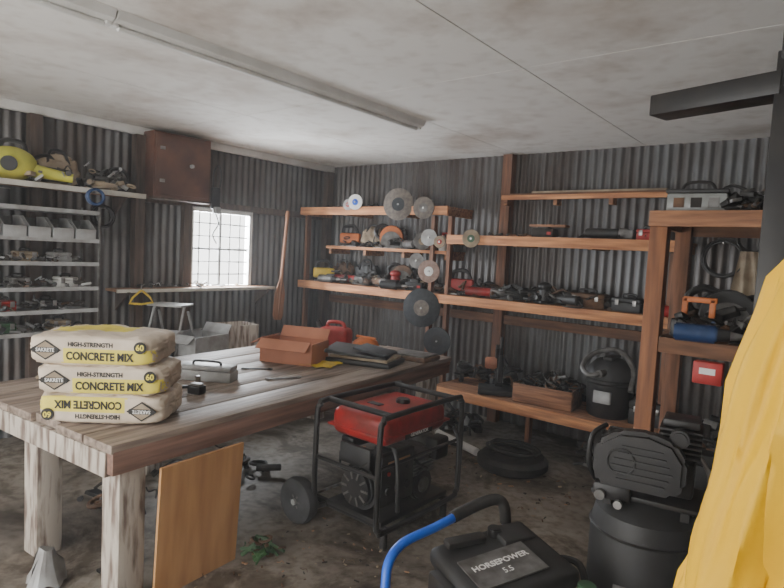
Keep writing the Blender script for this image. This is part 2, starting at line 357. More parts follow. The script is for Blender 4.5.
def softbag(loc,rz,sz,c,sd=0):
    d=M('canvas_tool_bag',loc,(0,0,rz)); x,y,z=sz; bm=bmesh.new(); bmesh.ops.create_cube(bm,size=2); bmesh.ops.subdivide_edges(bm,edges=bm.edges[:],cuts=13,use_grid_fill=True)
    for v in bm.verts:
        p=v.co;k=(abs(p.x)**3.5+abs(p.y)**3.5+abs(p.z)**3.5)**(1/3.5);q=p/k; nz=1+.22*noise.noise(q*2.5+Vector((sd*3,0,0))); t=.5+.5*q.z
        v.co=Vector((q.x*x/2*(1-.15*t)*nz,q.y*y/2*(1-.45*t)*nz,max(0,t*z*nz)))
    d.add(bm,c); d.tube([(-x*.25,-y*.3,z*.7),(-x*.15,-y*.1,z*1.15),(x*.15,-y*.1,z*1.15),(x*.25,-y*.3,z*.7)],.012,BLK); d.done(70)
def can(loc,r,h,m,lid=STL,name='paint_can'):
    d=M(name,loc); d.lathe([(r*.98,0),(r,.004),(r,h-.006),(r*.96,h)],(0,0,0),m); d.tor((0,0,h),r*.96,.004,lid,n=24,k=6); d.cyl((0,0,h-.008),(0,0,h-.002),r*.9,lid); d.done()
def bottle(loc,r,h,m,cap=BLK):
    d=M('spray_bottle',loc); d.lathe([(r*.9,0),(r,.01),(r,h*.6),(r*.35,h*.82),(r*.32,h*.86)],(0,0,0),m,n=18); d.cyl((0,0,h*.85),(0,0,h),r*.4,cap,n=14); d.box((r*.5,0,h*.97),(r*1.4,r*.5,h*.08),cap,bev=.003); d.done()
def wrench(loc,rz,L=.25,m=STL):
    d=M('wrench',loc,(0,0,rz)); d.box((0,0,.006),(L*.75,.018,.007),m,bev=.002); d.tor((L*.42,0,.007),.017,.006,m,n=14,k=6); d.prism([(-.02,-.02),(.02,-.022),(.02,-.008),(0,-.008),(0,.008),(.02,.008),(.02,.022),(-.02,.02)],.008,(-L*.42,0,.007),m,rot=(0,0,PI)); d.done()
def hammer(loc,rz):
    d=M('hammer',loc,(0,0,rz)); d.cyl((-.16,0,.02),(.13,0,.02),.014,HAND,n=10); d.box((.14,0,.022),(.032,.12,.032),BLK,bev=.006); d.done()
def charger(loc,rz,m=DGR):
    d=M('battery_charger',loc,(0,0,rz)); d.box((0,0,.035),(.16,.13,.07),m,bev=.012); d.box((0,-.01,.08),(.08,.09,.03),BLK,bev=.006); d.box((.05,-.066,.035),(.03,.004,.02),RED2); d.done()
def pile(name,loc,n,rx,ry,hz,mats,s=.04,flat=0):
    d=M(name,loc)
    for i in range(n):
        x=random.uniform(-1,1)*rx;y=random.uniform(-1,1)*ry; k=(.35+.65*abs(noise.noise(Vector((x*5+loc[0],y*3,loc[2]))))*1.8)
        z=s*.3*(0 if flat else 1)+random.random()*hz*min(1,k)+.002; m=random.choice(mats);q=random.random();r=(random.uniform(-.6,.6),random.uniform(-.6,.6),random.uniform(0,PI)); e=s*random.uniform(.5,1.5)
        if q<.35: d.box((x,y,z),(e*1.6,e*.8,e*.5),m,rot=r,bev=e*.08)
        elif q<.6:
            v=Vector((random.uniform(-1,1),random.uniform(-.6,.6),random.uniform(-.3,.3))).normalized()*e; p=Vector((x,y,z)); d.cyl(p-v,p+v,e*.28,m,n=10,bev=e*.05)
        elif q<.75: d.tor((x,y,z),e*.7,e*.16,m,axis=(random.uniform(-.5,.5),random.uniform(-.5,.5),1),n=14,k=6)
        elif q<.9:
            a=random.uniform(0,6.28);cx,sx=math.cos(a),math.sin(a); d.tube([(x-e*2*cx,y-e*sx,z),(x-e*cx,y+e*.4,z+e*.9),(x+e*.6*cx,y,z+e*.2),(x+e*2*cx,y+e*sx,z+e*.4)],e*.13,m,n=6,smooth=3)
        else: d.prism([(-e,-e*.3),(e*.6,-e*.3),(e,e*.2),(-e*.4,e*.5)],e*.3,(x,y,z),m,rot=r)
    d.done()
JK=[DIRT,DIRT,BLK,DGR,GRY,BRN,BLR]
z=1.73
csaw((-4.05,5.08,z),.5,ORG); jigsaw((-4.66,5.06,z),.3,ORG); grinder((-3.78,5.02,z),2.6,GRY); sander((-3.55,5.12,z),0,RED2); softbag((-4.35,5.12,z),.2,(.3,.2,.22),TAN,1)
bottle((-3.3,4.98,z),.04,.19,WHT,RED2); can((-3.42,5.2,z),.06,.13,WHT); pile('scrap_tool_pile',(-4.1,5.05,z),40,.7,.1,.10,JK,.05)
z=1.30
jigsaw((-5.0,4.98,z),.8,YEL); drill((-4.82,4.93,z),.2,GRY); grinder((-4.58,5.0,z),.2,RED); drill((-4.38,4.9,z),2.6,RED2); softbag((-4.45,5.15,z),.1,(.34,.18,.24),DGR,2); softbag((-4.85,5.18,z),.1,(.3,.16,.22),BRN,3)
grinder((-4.12,4.98,z),-.4,BRN); sander((-3.95,5.05,z),0,RED2); drill((-3.85,4.86,z),.3,DGR); charger((-3.62,5.0,z),.2); csaw((-3.92,5.16,z),.3,BRN)
jigsaw((-3.05,4.98,z),.3,RED2); drill((-2.9,4.86,z),2.8,RED2); grinder((-2.72,4.92,z),.4,RED); cord((-2.45,5.0,z),.15,BLR,6,.009); cord((-2.3,5.05,z),.14,BLR,6,.009)
charger((-2.55,5.1,z),.3); sander((-2.15,4.95,z),1,BLK); grinder((-2.0,4.95,z),2.8,DGR); toolbox((-1.78,5.02,z),.1,(.32,.18,.13),BRN,'plastic_tool_case'); toolbox((-1.42,5.0,z),-.1,(.24,.16,.12),DGR,'plastic_tool_case')
drill((-1.2,4.92,z),.4,RED2)
pile('scrap_tool_pile',(-4.2,5.08,z),130,.95,.14,.14,JK+[RED2,GRY,TAN],.06); pile('scrap_tool_pile',(-2.35,5.05,z),140,.85,.16,.14,JK+[BRN],.06); pile('scrap_tool_pile',(-1.25,5.1,z),30,.2,.12,.12,JK+[ORG],.055)
z=2.17
pile('scrap_tool_pile',(-4.7,5.05,z),16,.4,.12,.04,JK); can((-3.6,5.1,z),.05,.1,DGR,name='tin_can')
z=1.89
charger((-2.2,4.98,z),.1,DIRT); wrench((-1.9,4.9,z),.1,.3); wrench((-2.6,4.9,z),.05,.26,BLK); M('wooden_offcut',(-2.15,4.95,z)).box((0,0,.11),(.34,.1,.02),WX,bev=.002).done()
toolbox((-1.3,4.98,z),0,(.18,.12,.10),RED2,'plastic_tool_case'); grinder((-1.62,5.0,z),0,BLK); hammer((-2.45,5.1,z),.1); pile('scrap_tool_pile',(-2.0,5.05,z),26,.8,.12,.03,JK,.035)
M('scrap_board',(-1.95,5.2,2.30)).box((0,0,.012),(1.5,.1,.02),WDX,bev=.002).box((.1,.01,.033),(1.2,.07,.018),TAN,bev=.002).done()
z=.42
cs=M('chop_saw',(-2.50,4.86,z),.5)
cs.box((0,0,.03),(.38,.28,.05),DGR,bev=.01); cs.box((0,.08,.13),(.07,.07,.2),BLK,bev=.01); cs.box((-.02,0,.33),(.06,.06,.34),BLK,rot=(.7,0,0),bev=.01)
cs.lathe([(.02,-.02),(.15,-.02),(.155,0),(.15,.02),(.02,.02)],(0,-.06,.27),DGR,axis=(1,0,0)); cs.cyl((.03,-.06,.25),(.034,-.06,.25),.135,GRY,n=32); cs.cyl((-.14,-.04,.29),(-.03,-.04,.29),.055,CARDL,bev=.01); cs.tube([(0,-.12,.38),(0,-.2,.47),(0,-.14,.54),(0,-.05,.46)],.016,BLK); cs.done()
cr=M('wooden_crate',(-2.02,4.86,z),.08)
for s in(-1,1):
    cr.box((0,s*.15,.09),(.52,.014,.16),WX,bev=.002); cr.box((s*.26,0,.09),(.014,.30,.16),WDX,bev=.002)
cr.box((0,0,.008),(.52,.30,.014),WDX); cr.done()
pile('crate_hardware',(-2.02,4.86,z+.06),90,.19,.10,.22,[DIRT,BLK,GRY,DGR,BRN],.05)
sv=M('shop_vacuum',(-1.50,4.92,z))
sv.lathe([(.16,0),(.175,.02),(.19,.28),(.2,.29),(.2,.31),(.19,.32)],(0,0,0),BLK); sv.lathe([(.195,.32),(.2,.36),(.17,.42),(.12,.47),(.06,.49)],(0,0,0),DGR); sv.box((0,0,.49),(.08,.24,.03),BLK,bev=.012); sv.cyl((0,-.17,.38),(-.02,-.24,.38),.03,GRY)
sv.tube([(-.02,-.23,.38),(-.1,-.26,.36),(-.17,-.2,.42),(-.12,-.05,.52),(.05,.02,.55),(.18,-.02,.42),(.2,-.12,.25)],.022,GRY,n=10); sv.box((0,-.18,.18),(.14,.03,.1),LGR,bev=.004); sv.done()
toolbox((-1.18,4.9,z),.1,(.26,.2,.2),DGR); pile('scrap_tool_pile',(-2.75,5.1,z),50,.28,.14,.2,JK,.07); pile('scrap_tool_pile',(-1.75,5.15,z),40,.5,.08,.3,JK,.07)
pile('scrap_tool_pile',(-2.9,4.85,0),50,.2,.2,.15,JK,.07); pile('scrap_tool_pile',(-1.4,4.85,0),60,.3,.2,.2,JK,.07)
# floor near back
rc=M('tyre',(-2.02,4.25,0),0); rc.lathe([(.15,.02),(.17,.0),(.25,.0),(.285,.03),(.285,.08),(.25,.11),(.17,.11),(.15,.09)],(0,0,0),BLR); rc.done()
cord((-2.02,4.25,.115),.2,BLR,3,.012)
M('pvc_pipe',(-2.62,4.36,.035),(0,0,-.35)).lathe([(.027,-.28),(.033,-.28),(.033,.28),(.027,.28)],(0,0,0),WHT,axis=(1,0,0)).done()
pile('floor_debris',(-2.3,3.9,0),150,.9,.4,.003,[DIRT,TAN,BRN,CARD],.013,1)
pile('floor_debris',(-2.1,1.9,0),160,.4,.7,.003,[DIRT,TAN,BRN,CARD],.010,1)
pile('dry_leaves',(-2.42,2.02,0),30,.09,.08,.05,[LEAF,LEAF,BRN],.035)
# ---------------------------------------------------------------- left wall area
def lshelf(name,y0,y1,z,x1=-4.93,m=WY,edge=.04):
    s=M(name); s.bx((XL+.02,y0,z-.022),(x1,y1,z),m); s.bx((x1-.0,y0,z-edge),(x1+.018,y1,z+.002),CRM,bev=.002)
    for y in(y0+.1,y1-.1): s.prism([(0,0),(.26,0),(0,-.18)],.02,(XL+.02,y,z-.024),WDK,rot=(PI/2,0,0))
    s.done()
lshelf('storage_shelf',.9,2.66,2.09)
rk=M('parts_rack',(-5.06,1.64,0))
for z in(1.89,1.66,1.47,1.27,1.09,.92): rk.box((0,0,z-.01),(.34,1.22,.014),LGR,bev=.002); rk.box((.17,0,z-.0),(.008,1.22,.03),LGR)
for y in(-.61,.61):
    for x in(-.16,.165): rk.box((x,y,.97),(.025,.010,1.94),GRY)
rk.done()
for i in range(7):
    y=1.12+i*.17
    b=M('parts_bin',(-5.03,y,1.662)); pr=[(-.13,0),(.14,0),(.15,.09),(.02,.17),(-.13,.17)]
    for yy in(-.075,.075): b.prism(pr,.006,(0,yy,0),LGR,rot=(PI/2,0,0))
    b.box((0,0,.004),(.27,.15,.006),LGR).box((.145,0,.045),(.006,.15,.09),LGR,rot=(0,.1,0)).box((-.13,0,.08),(.006,.15,.16),GRY); b.done()
for zz,L in((1.475,[(1.25,RED),(1.5,DGR),(1.75,TAN),(2.0,LGR)]),(1.275,[(1.2,DGR),(1.4,BRN),(1.7,GRY),(2.05,WHT)]),(1.095,[(1.3,BLD),(1.6,RED),(1.9,DGR)]),(.925,[(1.3,DGR),(1.6,GRN),(2.0,TAN)])):
    for y,m in L: toolbox((-5.05,y,zz),PI/2,(.15,.14,.085),m,'small_parts_box')
    pile('hardware_pile',(-5.0,1.65,zz),60,.12,.5,.06,[DIRT,GRY,BRN,LGR,DGR],.034)
for i in range(3): can((-5.05,1.25+.17*i,1.895),.06,.13,[WHT,GRY,DGR][i])
z=2.09
y=M('yellow_leaf_blower',(-5.08,1.66,z),(0,0,1.2)); y.sph((0,0,.13),(.18,.13,.13),YG); y.cyl((.1,0,.1),(.42,0,.06),.055,YG,r2=.035); y.tube([(-.08,0,.22),(-.04,0,.30),(.08,0,.29),(.1,0,.21)],.018,BLK); y.cyl((0,-.1,.12),(0,-.14,.12),.055,DGR); y.box((-.12,0,.07),(.1,.14,.12),DGR,bev=.02); y.done()
y=M('hedge_trimmer',(-5.08,1.98,z),(0,0,1.5)); y.box((0,0,.08),(.24,.12,.12),DGR,bev=.03); y.box((.3,0,.04),(.42,.04,.012),STL); y.prism([(.1+.0,-.03)]+[(.12+i*.04,-.04 if i%2 else -.02) for i in range(9)]+[(.44,.02),(.1,.02)],.004,(0,0,.05),STL); y.tube([(-.1,0,.1),(-.16,0,.18),(-.05,0,.23),(.03,0,.13)],.016,BLK); y.done()
pile('garden_tool_pile',(-5.1,2.15,z),90,.14,.42,.18,[DIRT,TAN,LGR,DGR,GRY],.055)
softbag((-5.12,2.0,z),1.5,(.32,.2,.24),TAN,5)
cord((-5.05,2.35,z),.12,TAN,4,.01)
def coil(loc,R,m,axis,n=5,rr=.008):
    d=M('hanging_hose_coil',loc); a=Vector(axis).to_track_quat('Z','Y').to_matrix(); pts=[]
    for i in range(n*16):
        t=i/16*2*PI; rad=R*(1+.08*math.sin(t*.61)); pts.append(a@Vector((rad*math.cos(t),rad*math.sin(t),(i/16-n/2)*rr*1.6)))
    d.tube(pts,rr,m,n=6,smooth=2); d.cyl(a@Vector((0,0,-.05))+Vector((0,0,R-.02)),a@Vector((0,0,.04))+Vector((0,0,R-.02)),.006,STL,n=8); d.done()
coil((-4.86,2.2,2.02),.06,BLD,(1,-.3,0)); coil((-5.2,2.42,1.88),.09,BLK,(1,0,0)); coil((-5.1,2.5,2.2),.1,BLK,(1,0,0),4)
coil((-.80,5.22,1.78),.14,BLK,(0,1,0),5); coil((-.60,5.22,1.95),.12,DGR,(0,1,0),4,.01); coil((-.80,5.2,1.38),.13,DGR,(0,1,0),5,.01)
k=M('hanging_rag',(-.62,5.18,1.62)); bm=bmesh.new(); bmesh.ops.create_grid(bm,x_segments=20,y_segments=26,size=1)
for v in bm.verts:
    x_,y_=v.co.x,v.co.y; v.co=Vector((x_*.09*(1-.35*y_),.025*math.sin(x_*7+y_)*(.6-.4*y_)+.01*noise.noise(Vector((x_*3,y_*3,1))),y_*.22))
k.add(bm,TAN); k.done(80)
p=M('hanging_wood_cabinet',(-5.19,3.12,2.40),(0,0,0)); p.box((0,0,0),(.20,.60,.60),REDP,bev=.004); p.box((.105,0,0),(.012,.56,.54),REDP,bev=.003); p.cyl((.11,.08,.02),(.14,.08,.02),.018,LGR); p.box((.115,-.22,.15),(.01,.05,.03),STL,bev=.002); p.box((.115,-.22,-.15),(.01,.05,.03),STL,bev=.002); p.box((0,0,-.31),(.2,.6,.02),WDK); p.done()
p=M('hanging_telephone',(-5.05,3.46,2.14)); p.box((0,0,0),(.05,.09,.22),BLK,bev=.015); p.box((.03,0,-.12),(.05,.07,.07),LGR,bev=.01); p.tube([(0,-.03,.1),(.02,-.04,.25),(.01,.02,.33),(.02,.05,.22),(.01,.03,.08)],.007,BLK); p.tube([(0,0,-.14),(.02,.03,-.25),(0,-.02,-.36),(.01,.02,-.45)],.006,BLK); p.done()
lshelf('window_shelf',2.5,4.30,1.235,x1=-5.10,edge=.03)
pile('hardware_pile',(-5.2,3.3,1.235),26,.07,.6,.05,[DIRT,TAN,DGR,LGR],.03)
lb=M('side_bench'); lb.bx((XL+.11,2.2,.60),(-4.45,4.6,.64),GRW,bev=.004)
for xx,yy in((-5.15,2.3),(-4.55,2.3),(-5.15,4.5),(-4.55,4.5),(-4.55,3.4)): lb.bx((xx-.04,yy-.04,0),(xx+.04,yy+.04,.60),WZ)
lb.done()
def cbox(name,loc,rz,d,m,flaps=True):
    o=M(name,loc,(0,0,rz)); x,y,z=d;t=.006
    for s in(-1,1): o.box((s*x/2,0,z/2),(t,y,z),m); o.box((0,s*y/2,z/2),(x,t,z),m)
    o.box((0,0,t),(x,y,t),m)
    if flaps:
        o.box((-x/2-.04,0,z-.01),(.11,y*.96,t),m,rot=(0,-.5,0)); o.box((0,-y/2-.045,z-.02),(x*.96,.11,t),m,rot=(.6,0,0)); o.box((0,y/2+.02,z+.035),(x*.96,.1,t),m,rot=(1.0,0,0))
    o.done()
cbox('cardboard_box',(-4.72,3.10,.64),.2,(.34,.42,.2),LGR); cbox('cardboard_box',(-4.78,3.55,.64),-.1,(.3,.34,.26),GRW,False)
toolbox((-4.8,2.62,.64),PI/2+.1,(.4,.25,.2),DGR)
st=M('step_stool',(-4.95,2.95,.64),(0,0,.5))
for s in(-1,1):
    st.tube([(s*.16,-.2,0),(s*.15,-.05,.42),(s*.14,0,.46)],.012,LGR,smooth=2); st.tube([(s*.16,.2,0),(s*.15,.03,.4)],.012,LGR,smooth=0)
st.box((0,-.02,.46),(.34,.24,.02),LGR,bev=.006); st.box((0,-.13,.22),(.33,.12,.02),LGR,bev=.004); st.done()
yb=M('yellow_hanger',(-5.0,2.68,1.17),(0,0,PI/2)); yb.tube([(-.11,0,-.05),(.11,0,-.05),(.02,0,.05),(-.02,0,.05)],.01,YEL,closed=True,smooth=2); yb.tube([(0,0,.05),(0,0,.10),(.03,0,.12)],.006,STL); yb.done()
pd=M('wooden_oar',(-5.05,4.32,.86),(-.08,0,0))
pd.lathe([(.006,0),(.019,.3),(.02,1.15),(.026,1.2),(.02,1.24)],(0,0,0),HAND,n=14)
pd.prism([(-.05,0),(.05,0),(.075,.06),(.072,.3),(.02,.48),(-.02,.48),(-.072,.3),(-.075,.06)],.016,(0,0,0),HAND,rot=(PI/2,0,PI/2),bev=.004); pd.done()
# ---------------------------------------------------------------- on the workbench
cbox('cardboard_box',(-3.38,3.08,H),.35,(.44,.30,.17),CARDL)
gc=M('gas_can',(-3.52,3.68,H),.4); gc.box((0,0,.11),(.28,.2,.2),RED2,bev=.05,seg=4); gc.tube([(-.08,0,.2),(-.06,0,.25),(.06,0,.25),(.09,0,.2)],.016,RED2); gc.cyl((-.12,0,.18),(-.17,0,.25),.022,BLK); gc.done()
hh=M('hard_hat',(-3.22,3.75,H)); hh.lathe([(.16,0),(.165,.012),(.13,.02),(.125,.07),(.1,.12),(.05,.15),(.01,.155)],(0,0,0),ORG); hh.box((0,0,.15),(.22,.02,.02),ORG,bev=.006); hh.done()
tr=M('tool_case_tray',(-3.0,3.50,H),.3); tr.box((0,0,.02),(.55,.36,.04),DGR,bev=.012); tr.box((0,0,.05),(.50,.31,.02),TAN,bev=.004); tr.box((-.05,0,.085),(.52,.34,.025),DGR,rot=(.05,.06,.15),bev=.008); tr.box((.1,-.05,.115),(.3,.2,.02),DISKD,rot=(.05,.1,-.2),bev=.006); tr.done()
tr=M('plastic_tray',(-2.84,3.95,H),.1); tr.box((0,0,.02),(.36,.28,.035),BRN,bev=.01); tr.box((0,0,.045),(.32,.24,.012),GRY,bev=.003); tr.done()
cl=M('yellow_cloth',(-3.14,3.12,H),.3)
bm=bmesh.new(); bmesh.ops.create_grid(bm,x_segments=18,y_segments=14,size=.12)
for v in bm.verts: v.co.z=.014+.014*noise.noise(v.co*18); v.co.x*=1.2
cl.add(bm,YEL); cl.done(80)
jb=M('stainless_toolbox',(-3.25,2.20,H),.55); jb.box((0,0,.035),(.38,.14,.07),LGR,bev=.01); jb.box((0,0,.085),(.37,.135,.03),LGR,bev=.01); jb.tube([(-.09,0,.09),(-.08,0,.12),(.08,0,.12),(.09,0,.09)],.008,BLK); jb.done()
jb=M('rechargeable_battery',(-2.98,1.95,H),.3); jb.box((0,0,.025),(.09,.06,.05),DGR,bev=.006); jb.box((0,0,.055),(.07,.045,.014),LGR,bev=.003); jb.done()
jb=M('claw_clamp',(-3.14,1.92,H),1.2); jb.box((0,0,.012),(.26,.03,.014),BLK,bev=.003); jb.box((.12,0,.03),(.03,.03,.09),STL,bev=.004); jb.box((-.02,0,.03),(.03,.03,.09),DGR,bev=.004); jb.cyl((-.02,-.0,.06),(-.14,0,.06),.012,HAND); jb.done()
hs=M('hand_saw',(-3.5,1.50,H+.001),.5); hs.prism([(-.02,-.06),(.4,-.02),(.4,.02),(-.02,.06)],.003,(0,0,.01),STL); hs.prism([(-.14,-.05),(0,-.07),(.01,.06),(-.1,.07)],.025,(0,0,.014),RED2,bev=.005); hs.done()
pile('hardware_pile',(-3.8,1.75,H),50,.12,.4,.09,[DIRT,GRY,BLK,TAN],.045); wrench((-2.95,2.6,H),1.2); wrench((-3.3,2.65,H),.7,.22,BLK)
pp=M('white_paper_sack',(-2.93,1.12,0),.4); bm=bmesh.new(); bmesh.ops.create_cone(bm,cap_ends=True,segments=18,radius1=.09,radius2=.03,depth=.17); bmesh.ops.subdivide_edges(bm,edges=bm.edges[:],cuts=3)
for v in bm.verts: v.co+=v.co.normalized()*.03*noise.noise(v.co*22); v.co.z+=.1
pp.add(bm,LGR); pp.done(20)
pile('scrap_lumber_pile',(-3.5,2.2,0),60,.3,.6,.10,JK,.07)
# ---------------------------------------------------------------- generator
g=M('portable_generator',(-2.17,2.82,0),-.02)
hx,hy,zt,zb=.25,.41,.785,.12;r=.017
def loop(px):
    c=.09;P=[]
    for (a,b,s0) in((-1,-1,0),(1,-1,1),(1,1,0),(-1,1,1)):
        Y=a*hy;Z=zb if b<0 else zt
        A=(px,Y,Z-b*c);B=(px,Y-a*c,Z);D=(px,Y-a*c*.28,Z-b*c*.28)
        P+= [A,D,B] if s0==0 else [B,D,A]
    return P
for s in(-1,1): g.tube(loop(s*hx),r,BLK,closed=True,smooth=3,n=10)
for y in(-.30,.30):
    g.cyl((-hx,y,zb),(hx,y,zb),r,BLK); g.cyl((-hx,y*1.05,zt),(hx,y*1.05,zt),r,BLK)
for y in(-hy,hy): g.cyl((-hx,y,.45),(hx,y,.45),.012,BLK)
g.cyl((hx,-hy,.50),(hx,hy,.50),.010,BLK)
g.box((0,0,zb+.03),(.44,.66,.03),BLK,bev=.004)
g.box((0,-.02,.67),(.44,.62,.17),RED,bev=.055,seg=4); g.box((0,-.02,.645),(.465,.645,.016),RED,bev=.006); g.cyl((.03,.06,.745),(.03,.06,.78),.045,BLK,bev=.006); g.box((-.06,-.1,.757),(.10,.05,.008),DGR,bev=.003)
g.box((.226,-.02,.628),(.006,.26,.04),BLK); g.text('GENERATOR',.030,(.2305,-.02,.628),WHT,Euler((PI/2,0,PI/2)).to_matrix())
g.cyl((0,-.08,.30),(0,-.30,.30),.14,DGR,n=28,bev=.02); g.cyl((0,-.30,.30),(0,-.325,.30),.11,BLK,n=28)
for i in range(10):
    a=i*2*PI/10; g.box((.08*math.cos(a),-.328,.30+.08*math.sin(a)),(.05,.006,.012),GRY,rot=(0,-a,0))
g.box((0,.12,.31),(.28,.26,.28),DGR,bev=.02)
for i in range(7): g.box((.05,.12,.33+i*.022),(.26,.22,.008),GRY)
g.cyl((.14,.1,.26),(.19,.1,.26),.10,BLK,n=28,bev=.012); g.cyl((.19,.1,.26),(.2,.1,.26),.05,GRY,n=20)
g.box((-.04,.30,.44),(.26,.12,.14),GRY,bev=.03,seg=3); g.box((.17,.26,.46),(.10,.14,.14),BLK,bev=.02)
g.box((.20,-.2,.40),(.05,.30,.30),BLK,bev=.01)
for i,yv in enumerate((-.29,-.21,-.12)): g.cyl((.225,yv,.34),(.235,yv,.34),.024,DGR,n=18); g.cyl((.225,yv,.44),(.232,yv,.44),.012,RED2 if i==0 else DGR,n=12)
g.box((.228,-.2,.50),(.004,.2,.02),CARD)
g.box((0,-.325,.50),(.24,.03,.12),DGR,bev=.008); g.box((-.1,-.2,.55),(.1,.2,.06),BLK,bev=.01)
g.tube([(-.15,-.30,.48),(-.10,-.34,.40),(.02,-.35,.42),(.12,-.33,.50)],.007,BLR); g.tube([(.1,.0,.5),(.2,.02,.42),(.2,.12,.36)],.008,BLR)
for y in(-.3,.3):
    yy=y-.13 if y<0 else y; X=-hx-.11
    g.lathe([(.045,-.035),(.11,-.045),(.135,-.035),(.145,0),(.135,.035),(.11,.045),(.045,.035)],(X,yy,.145),TIRE,axis=(0,-1,0))
    g.lathe([(.012,-.03),(.075,-.025),(.08,0),(.075,.025),(.012,.03)],(X,yy,.145),DGR,axis=(0,-1,0)); g.cyl((X,yy-.05,.145),(X,yy+.05,.145),.018,LGR)
    for i in range(6):
        a=i*PI/3; g.box((X+.05*math.cos(a),yy-.032,.145+.05*math.sin(a)),(.05,.006,.012),GRY,rot=(0,-a,0))
g.cyl((-hx-.11,-.46,.145),(-hx-.11,.34,.145),.010,STL); g.box((-hx-.02,-.3,.13),(.2,.03,.03),BLK); g.box((-hx-.02,.3,.13),(.2,.03,.03),BLK)
for y in(-.3,.3): g.cyl((hx-.03,y,0),(hx-.03,y,zb),.022,BLR)
g.tube([(hx+.01,-.3,.60),(hx+.05,-.31,.52),(hx+.06,-.3,.25)],.013,BLK); g.tube([(hx+.01,.3,.60),(hx+.05,.31,.52),(hx+.06,.3,.25)],.013,BLK)
g.done()
# ---------------------------------------------------------------- pressure washer
g=M('pressure_washer',(-.96,2.0,0),1.12)
g.box((0,.02,.38),(.40,.38,.22),BLK,bev=.04,seg=3); g.box((0,.0,.50),(.46,.38,.08),DGR,rot=(.10,-.10,0),bev=.03,seg=3)
g.box((-.04,-.05,.541),(.30,.17,.006),GRY,rot=(.10,-.10,0)); g.text('HORSEPOWER',.038,(-.04,-.035,.549),WHT,(.10,-.10,0),bold=.0008); g.text('5.5',.038,(-.04,-.085,.544),WHT,(.10,-.10,0))
g.box((.12,.10,.56),(.16,.12,.04),DGR,rot=(.1,0,0),bev=.015); g.box((-.1,.12,.565),(.18,.05,.03),BLK,rot=(.1,0,0),bev=.01); g.cyl((.05,.13,.55),(.05,.13,.59),.03,BLK,bev=.005)
g.cyl((.17,.04,.42),(.28,.04,.42),.055,GRY,bev=.01); g.box((-.22,.04,.42),(.1,.16,.12),BLK,bev=.02); g.cyl((.20,-.24,.46),(.20,-.24,.52),.035,GRN,bev=.005); g.tube([(.24,-.2,.46),(.30,-.1,.50),(.28,0,.48),(.24,.1,.40)],.014,BLR)
g.cyl((.20,-.24,.20),(.20,-.24,.46),.015,BLK)
for z in(.24,.27,.29): g.box((0,0,z),(.30,.26,.010),GRY)
g.box((0,0,.20),(.46,.50,.02),BLK,bev=.005); g.cyl((0,0,.2),(0,0,.32),.09,GRY)
for s in(-1,1):
    g.tube([(s*.25,.26,.12),(s*.25,-.1,.16),(s*.25,-.22,.2)],.014,BLK,n=10)
    g.lathe([(.04,-.03),(.10,-.035),(.125,-.02),(.13,0),(.125,.02),(.10,.035),(.04,.03)],(s*.31,.20,.13),BLR,axis=(1,0,0)); g.cyl((s*.27,.20,.13),(s*.35,.20,.13),.045,LGR)
g.cyl((-.31,.20,.13),(.31,.20,.13),.01,STL); g.cyl((-.2,-.2,0),(-.2,-.2,.2),.02,BLR); g.cyl((.2,-.2,0),(.2,-.2,.2),.02,BLR)
g.done()
hd=M('blue_tube_handle',(0,0,0))
hd.tube([(-1.24,1.60,.0),(-1.25,1.62,.2),(-1.27,1.66,.42),(-1.29,1.70,.51),(-1.29,1.79,.555),(-1.25,1.95,.575),(-1.21,2.12,.60)],.019,BLU,n=12)
hd.tube([(-1.23,2.05,.59),(-1.19,2.18,.615),(-1.15,2.27,.625),(-1.12,2.30,.60),(-1.11,2.31,.52)],.025,BLR,n=12)
hd.tube([(-1.11,2.31,.54),(-1.11,2.31,.3),(-1.12,2.3,0)],.016,BLU,n=12); hd.done()
# ---------------------------------------------------------------- air compressor
a=M('air_compressor',(-.565,2.46,0),.15); q=.04
a.lathe([(.02,.08),(.12,.09),(.19,.13),(.212,.19),(.212,.60+q),(.195,.67+q),(.13,.72+q),(.05,.735+q)],(0,0,0),DGR,n=40); a.tor((0,0,.64),.213,.006,BLK,n=40,k=6); a.tor((0,0,.17),.213,.006,BLK,n=40,k=6)
for k_ in range(3):
    t=k_*2*PI/3+.4; a.box((.17*math.cos(t),.17*math.sin(t),.09),(.04,.04,.18),BLK)
a.box((0,0,.785),(.40,.26,.02),BLK,bev=.004)
for sx in(-1,1): a.box((sx*.14,0,.76),(.03,.22,.05),BLK)
Z=.92
a.cyl((-.19,.02,Z),(.02,.02,Z),.095,BLK,n=28,bev=.02); a.cyl((-.215,.02,Z),(-.18,.02,Z),.085,BLK,n=28,bev=.01)
for i in range(12):
    t=i*PI/6; a.box((-.08,.02+.096*math.cos(t),Z+.096*math.sin(t)),(.16,.006,.012),DGR,rot=(t,0,0))
a.box((.10,0,Z-.04),(.12,.16,.14),BLK,bev=.015)
for i in range(6): a.box((.10,0,Z+.05+i*.02),(.15,.15,.009),BLK,bev=.002)
a.box((.10,0,Z+.175),(.13,.13,.03),BLK,bev=.008); a.cyl((.10,-.08,Z+.13),(.10,-.13,Z+.13),.035,BLK,bev=.008)
hood=[(-.16,-.09),(.11,-.09),(.155,-.045),(.155,.055),(.11,.12),(.02,.145),(-.09,.135),(-.165,.08),(-.18,0)]
a.prism(hood,.08,(-.02,-.135,Z),BLK,rot=(PI/2,0,0),bev=.018)
for i in range(6): a.box((-.02,-.179,Z-.05+i*.026),(.22-.012*abs(i-2)*2,.005,.008),DGR)
a.tor((-.09,-.178,Z+.02),.05,.004,DGR,axis=(0,-1,0),n=26,k=5)
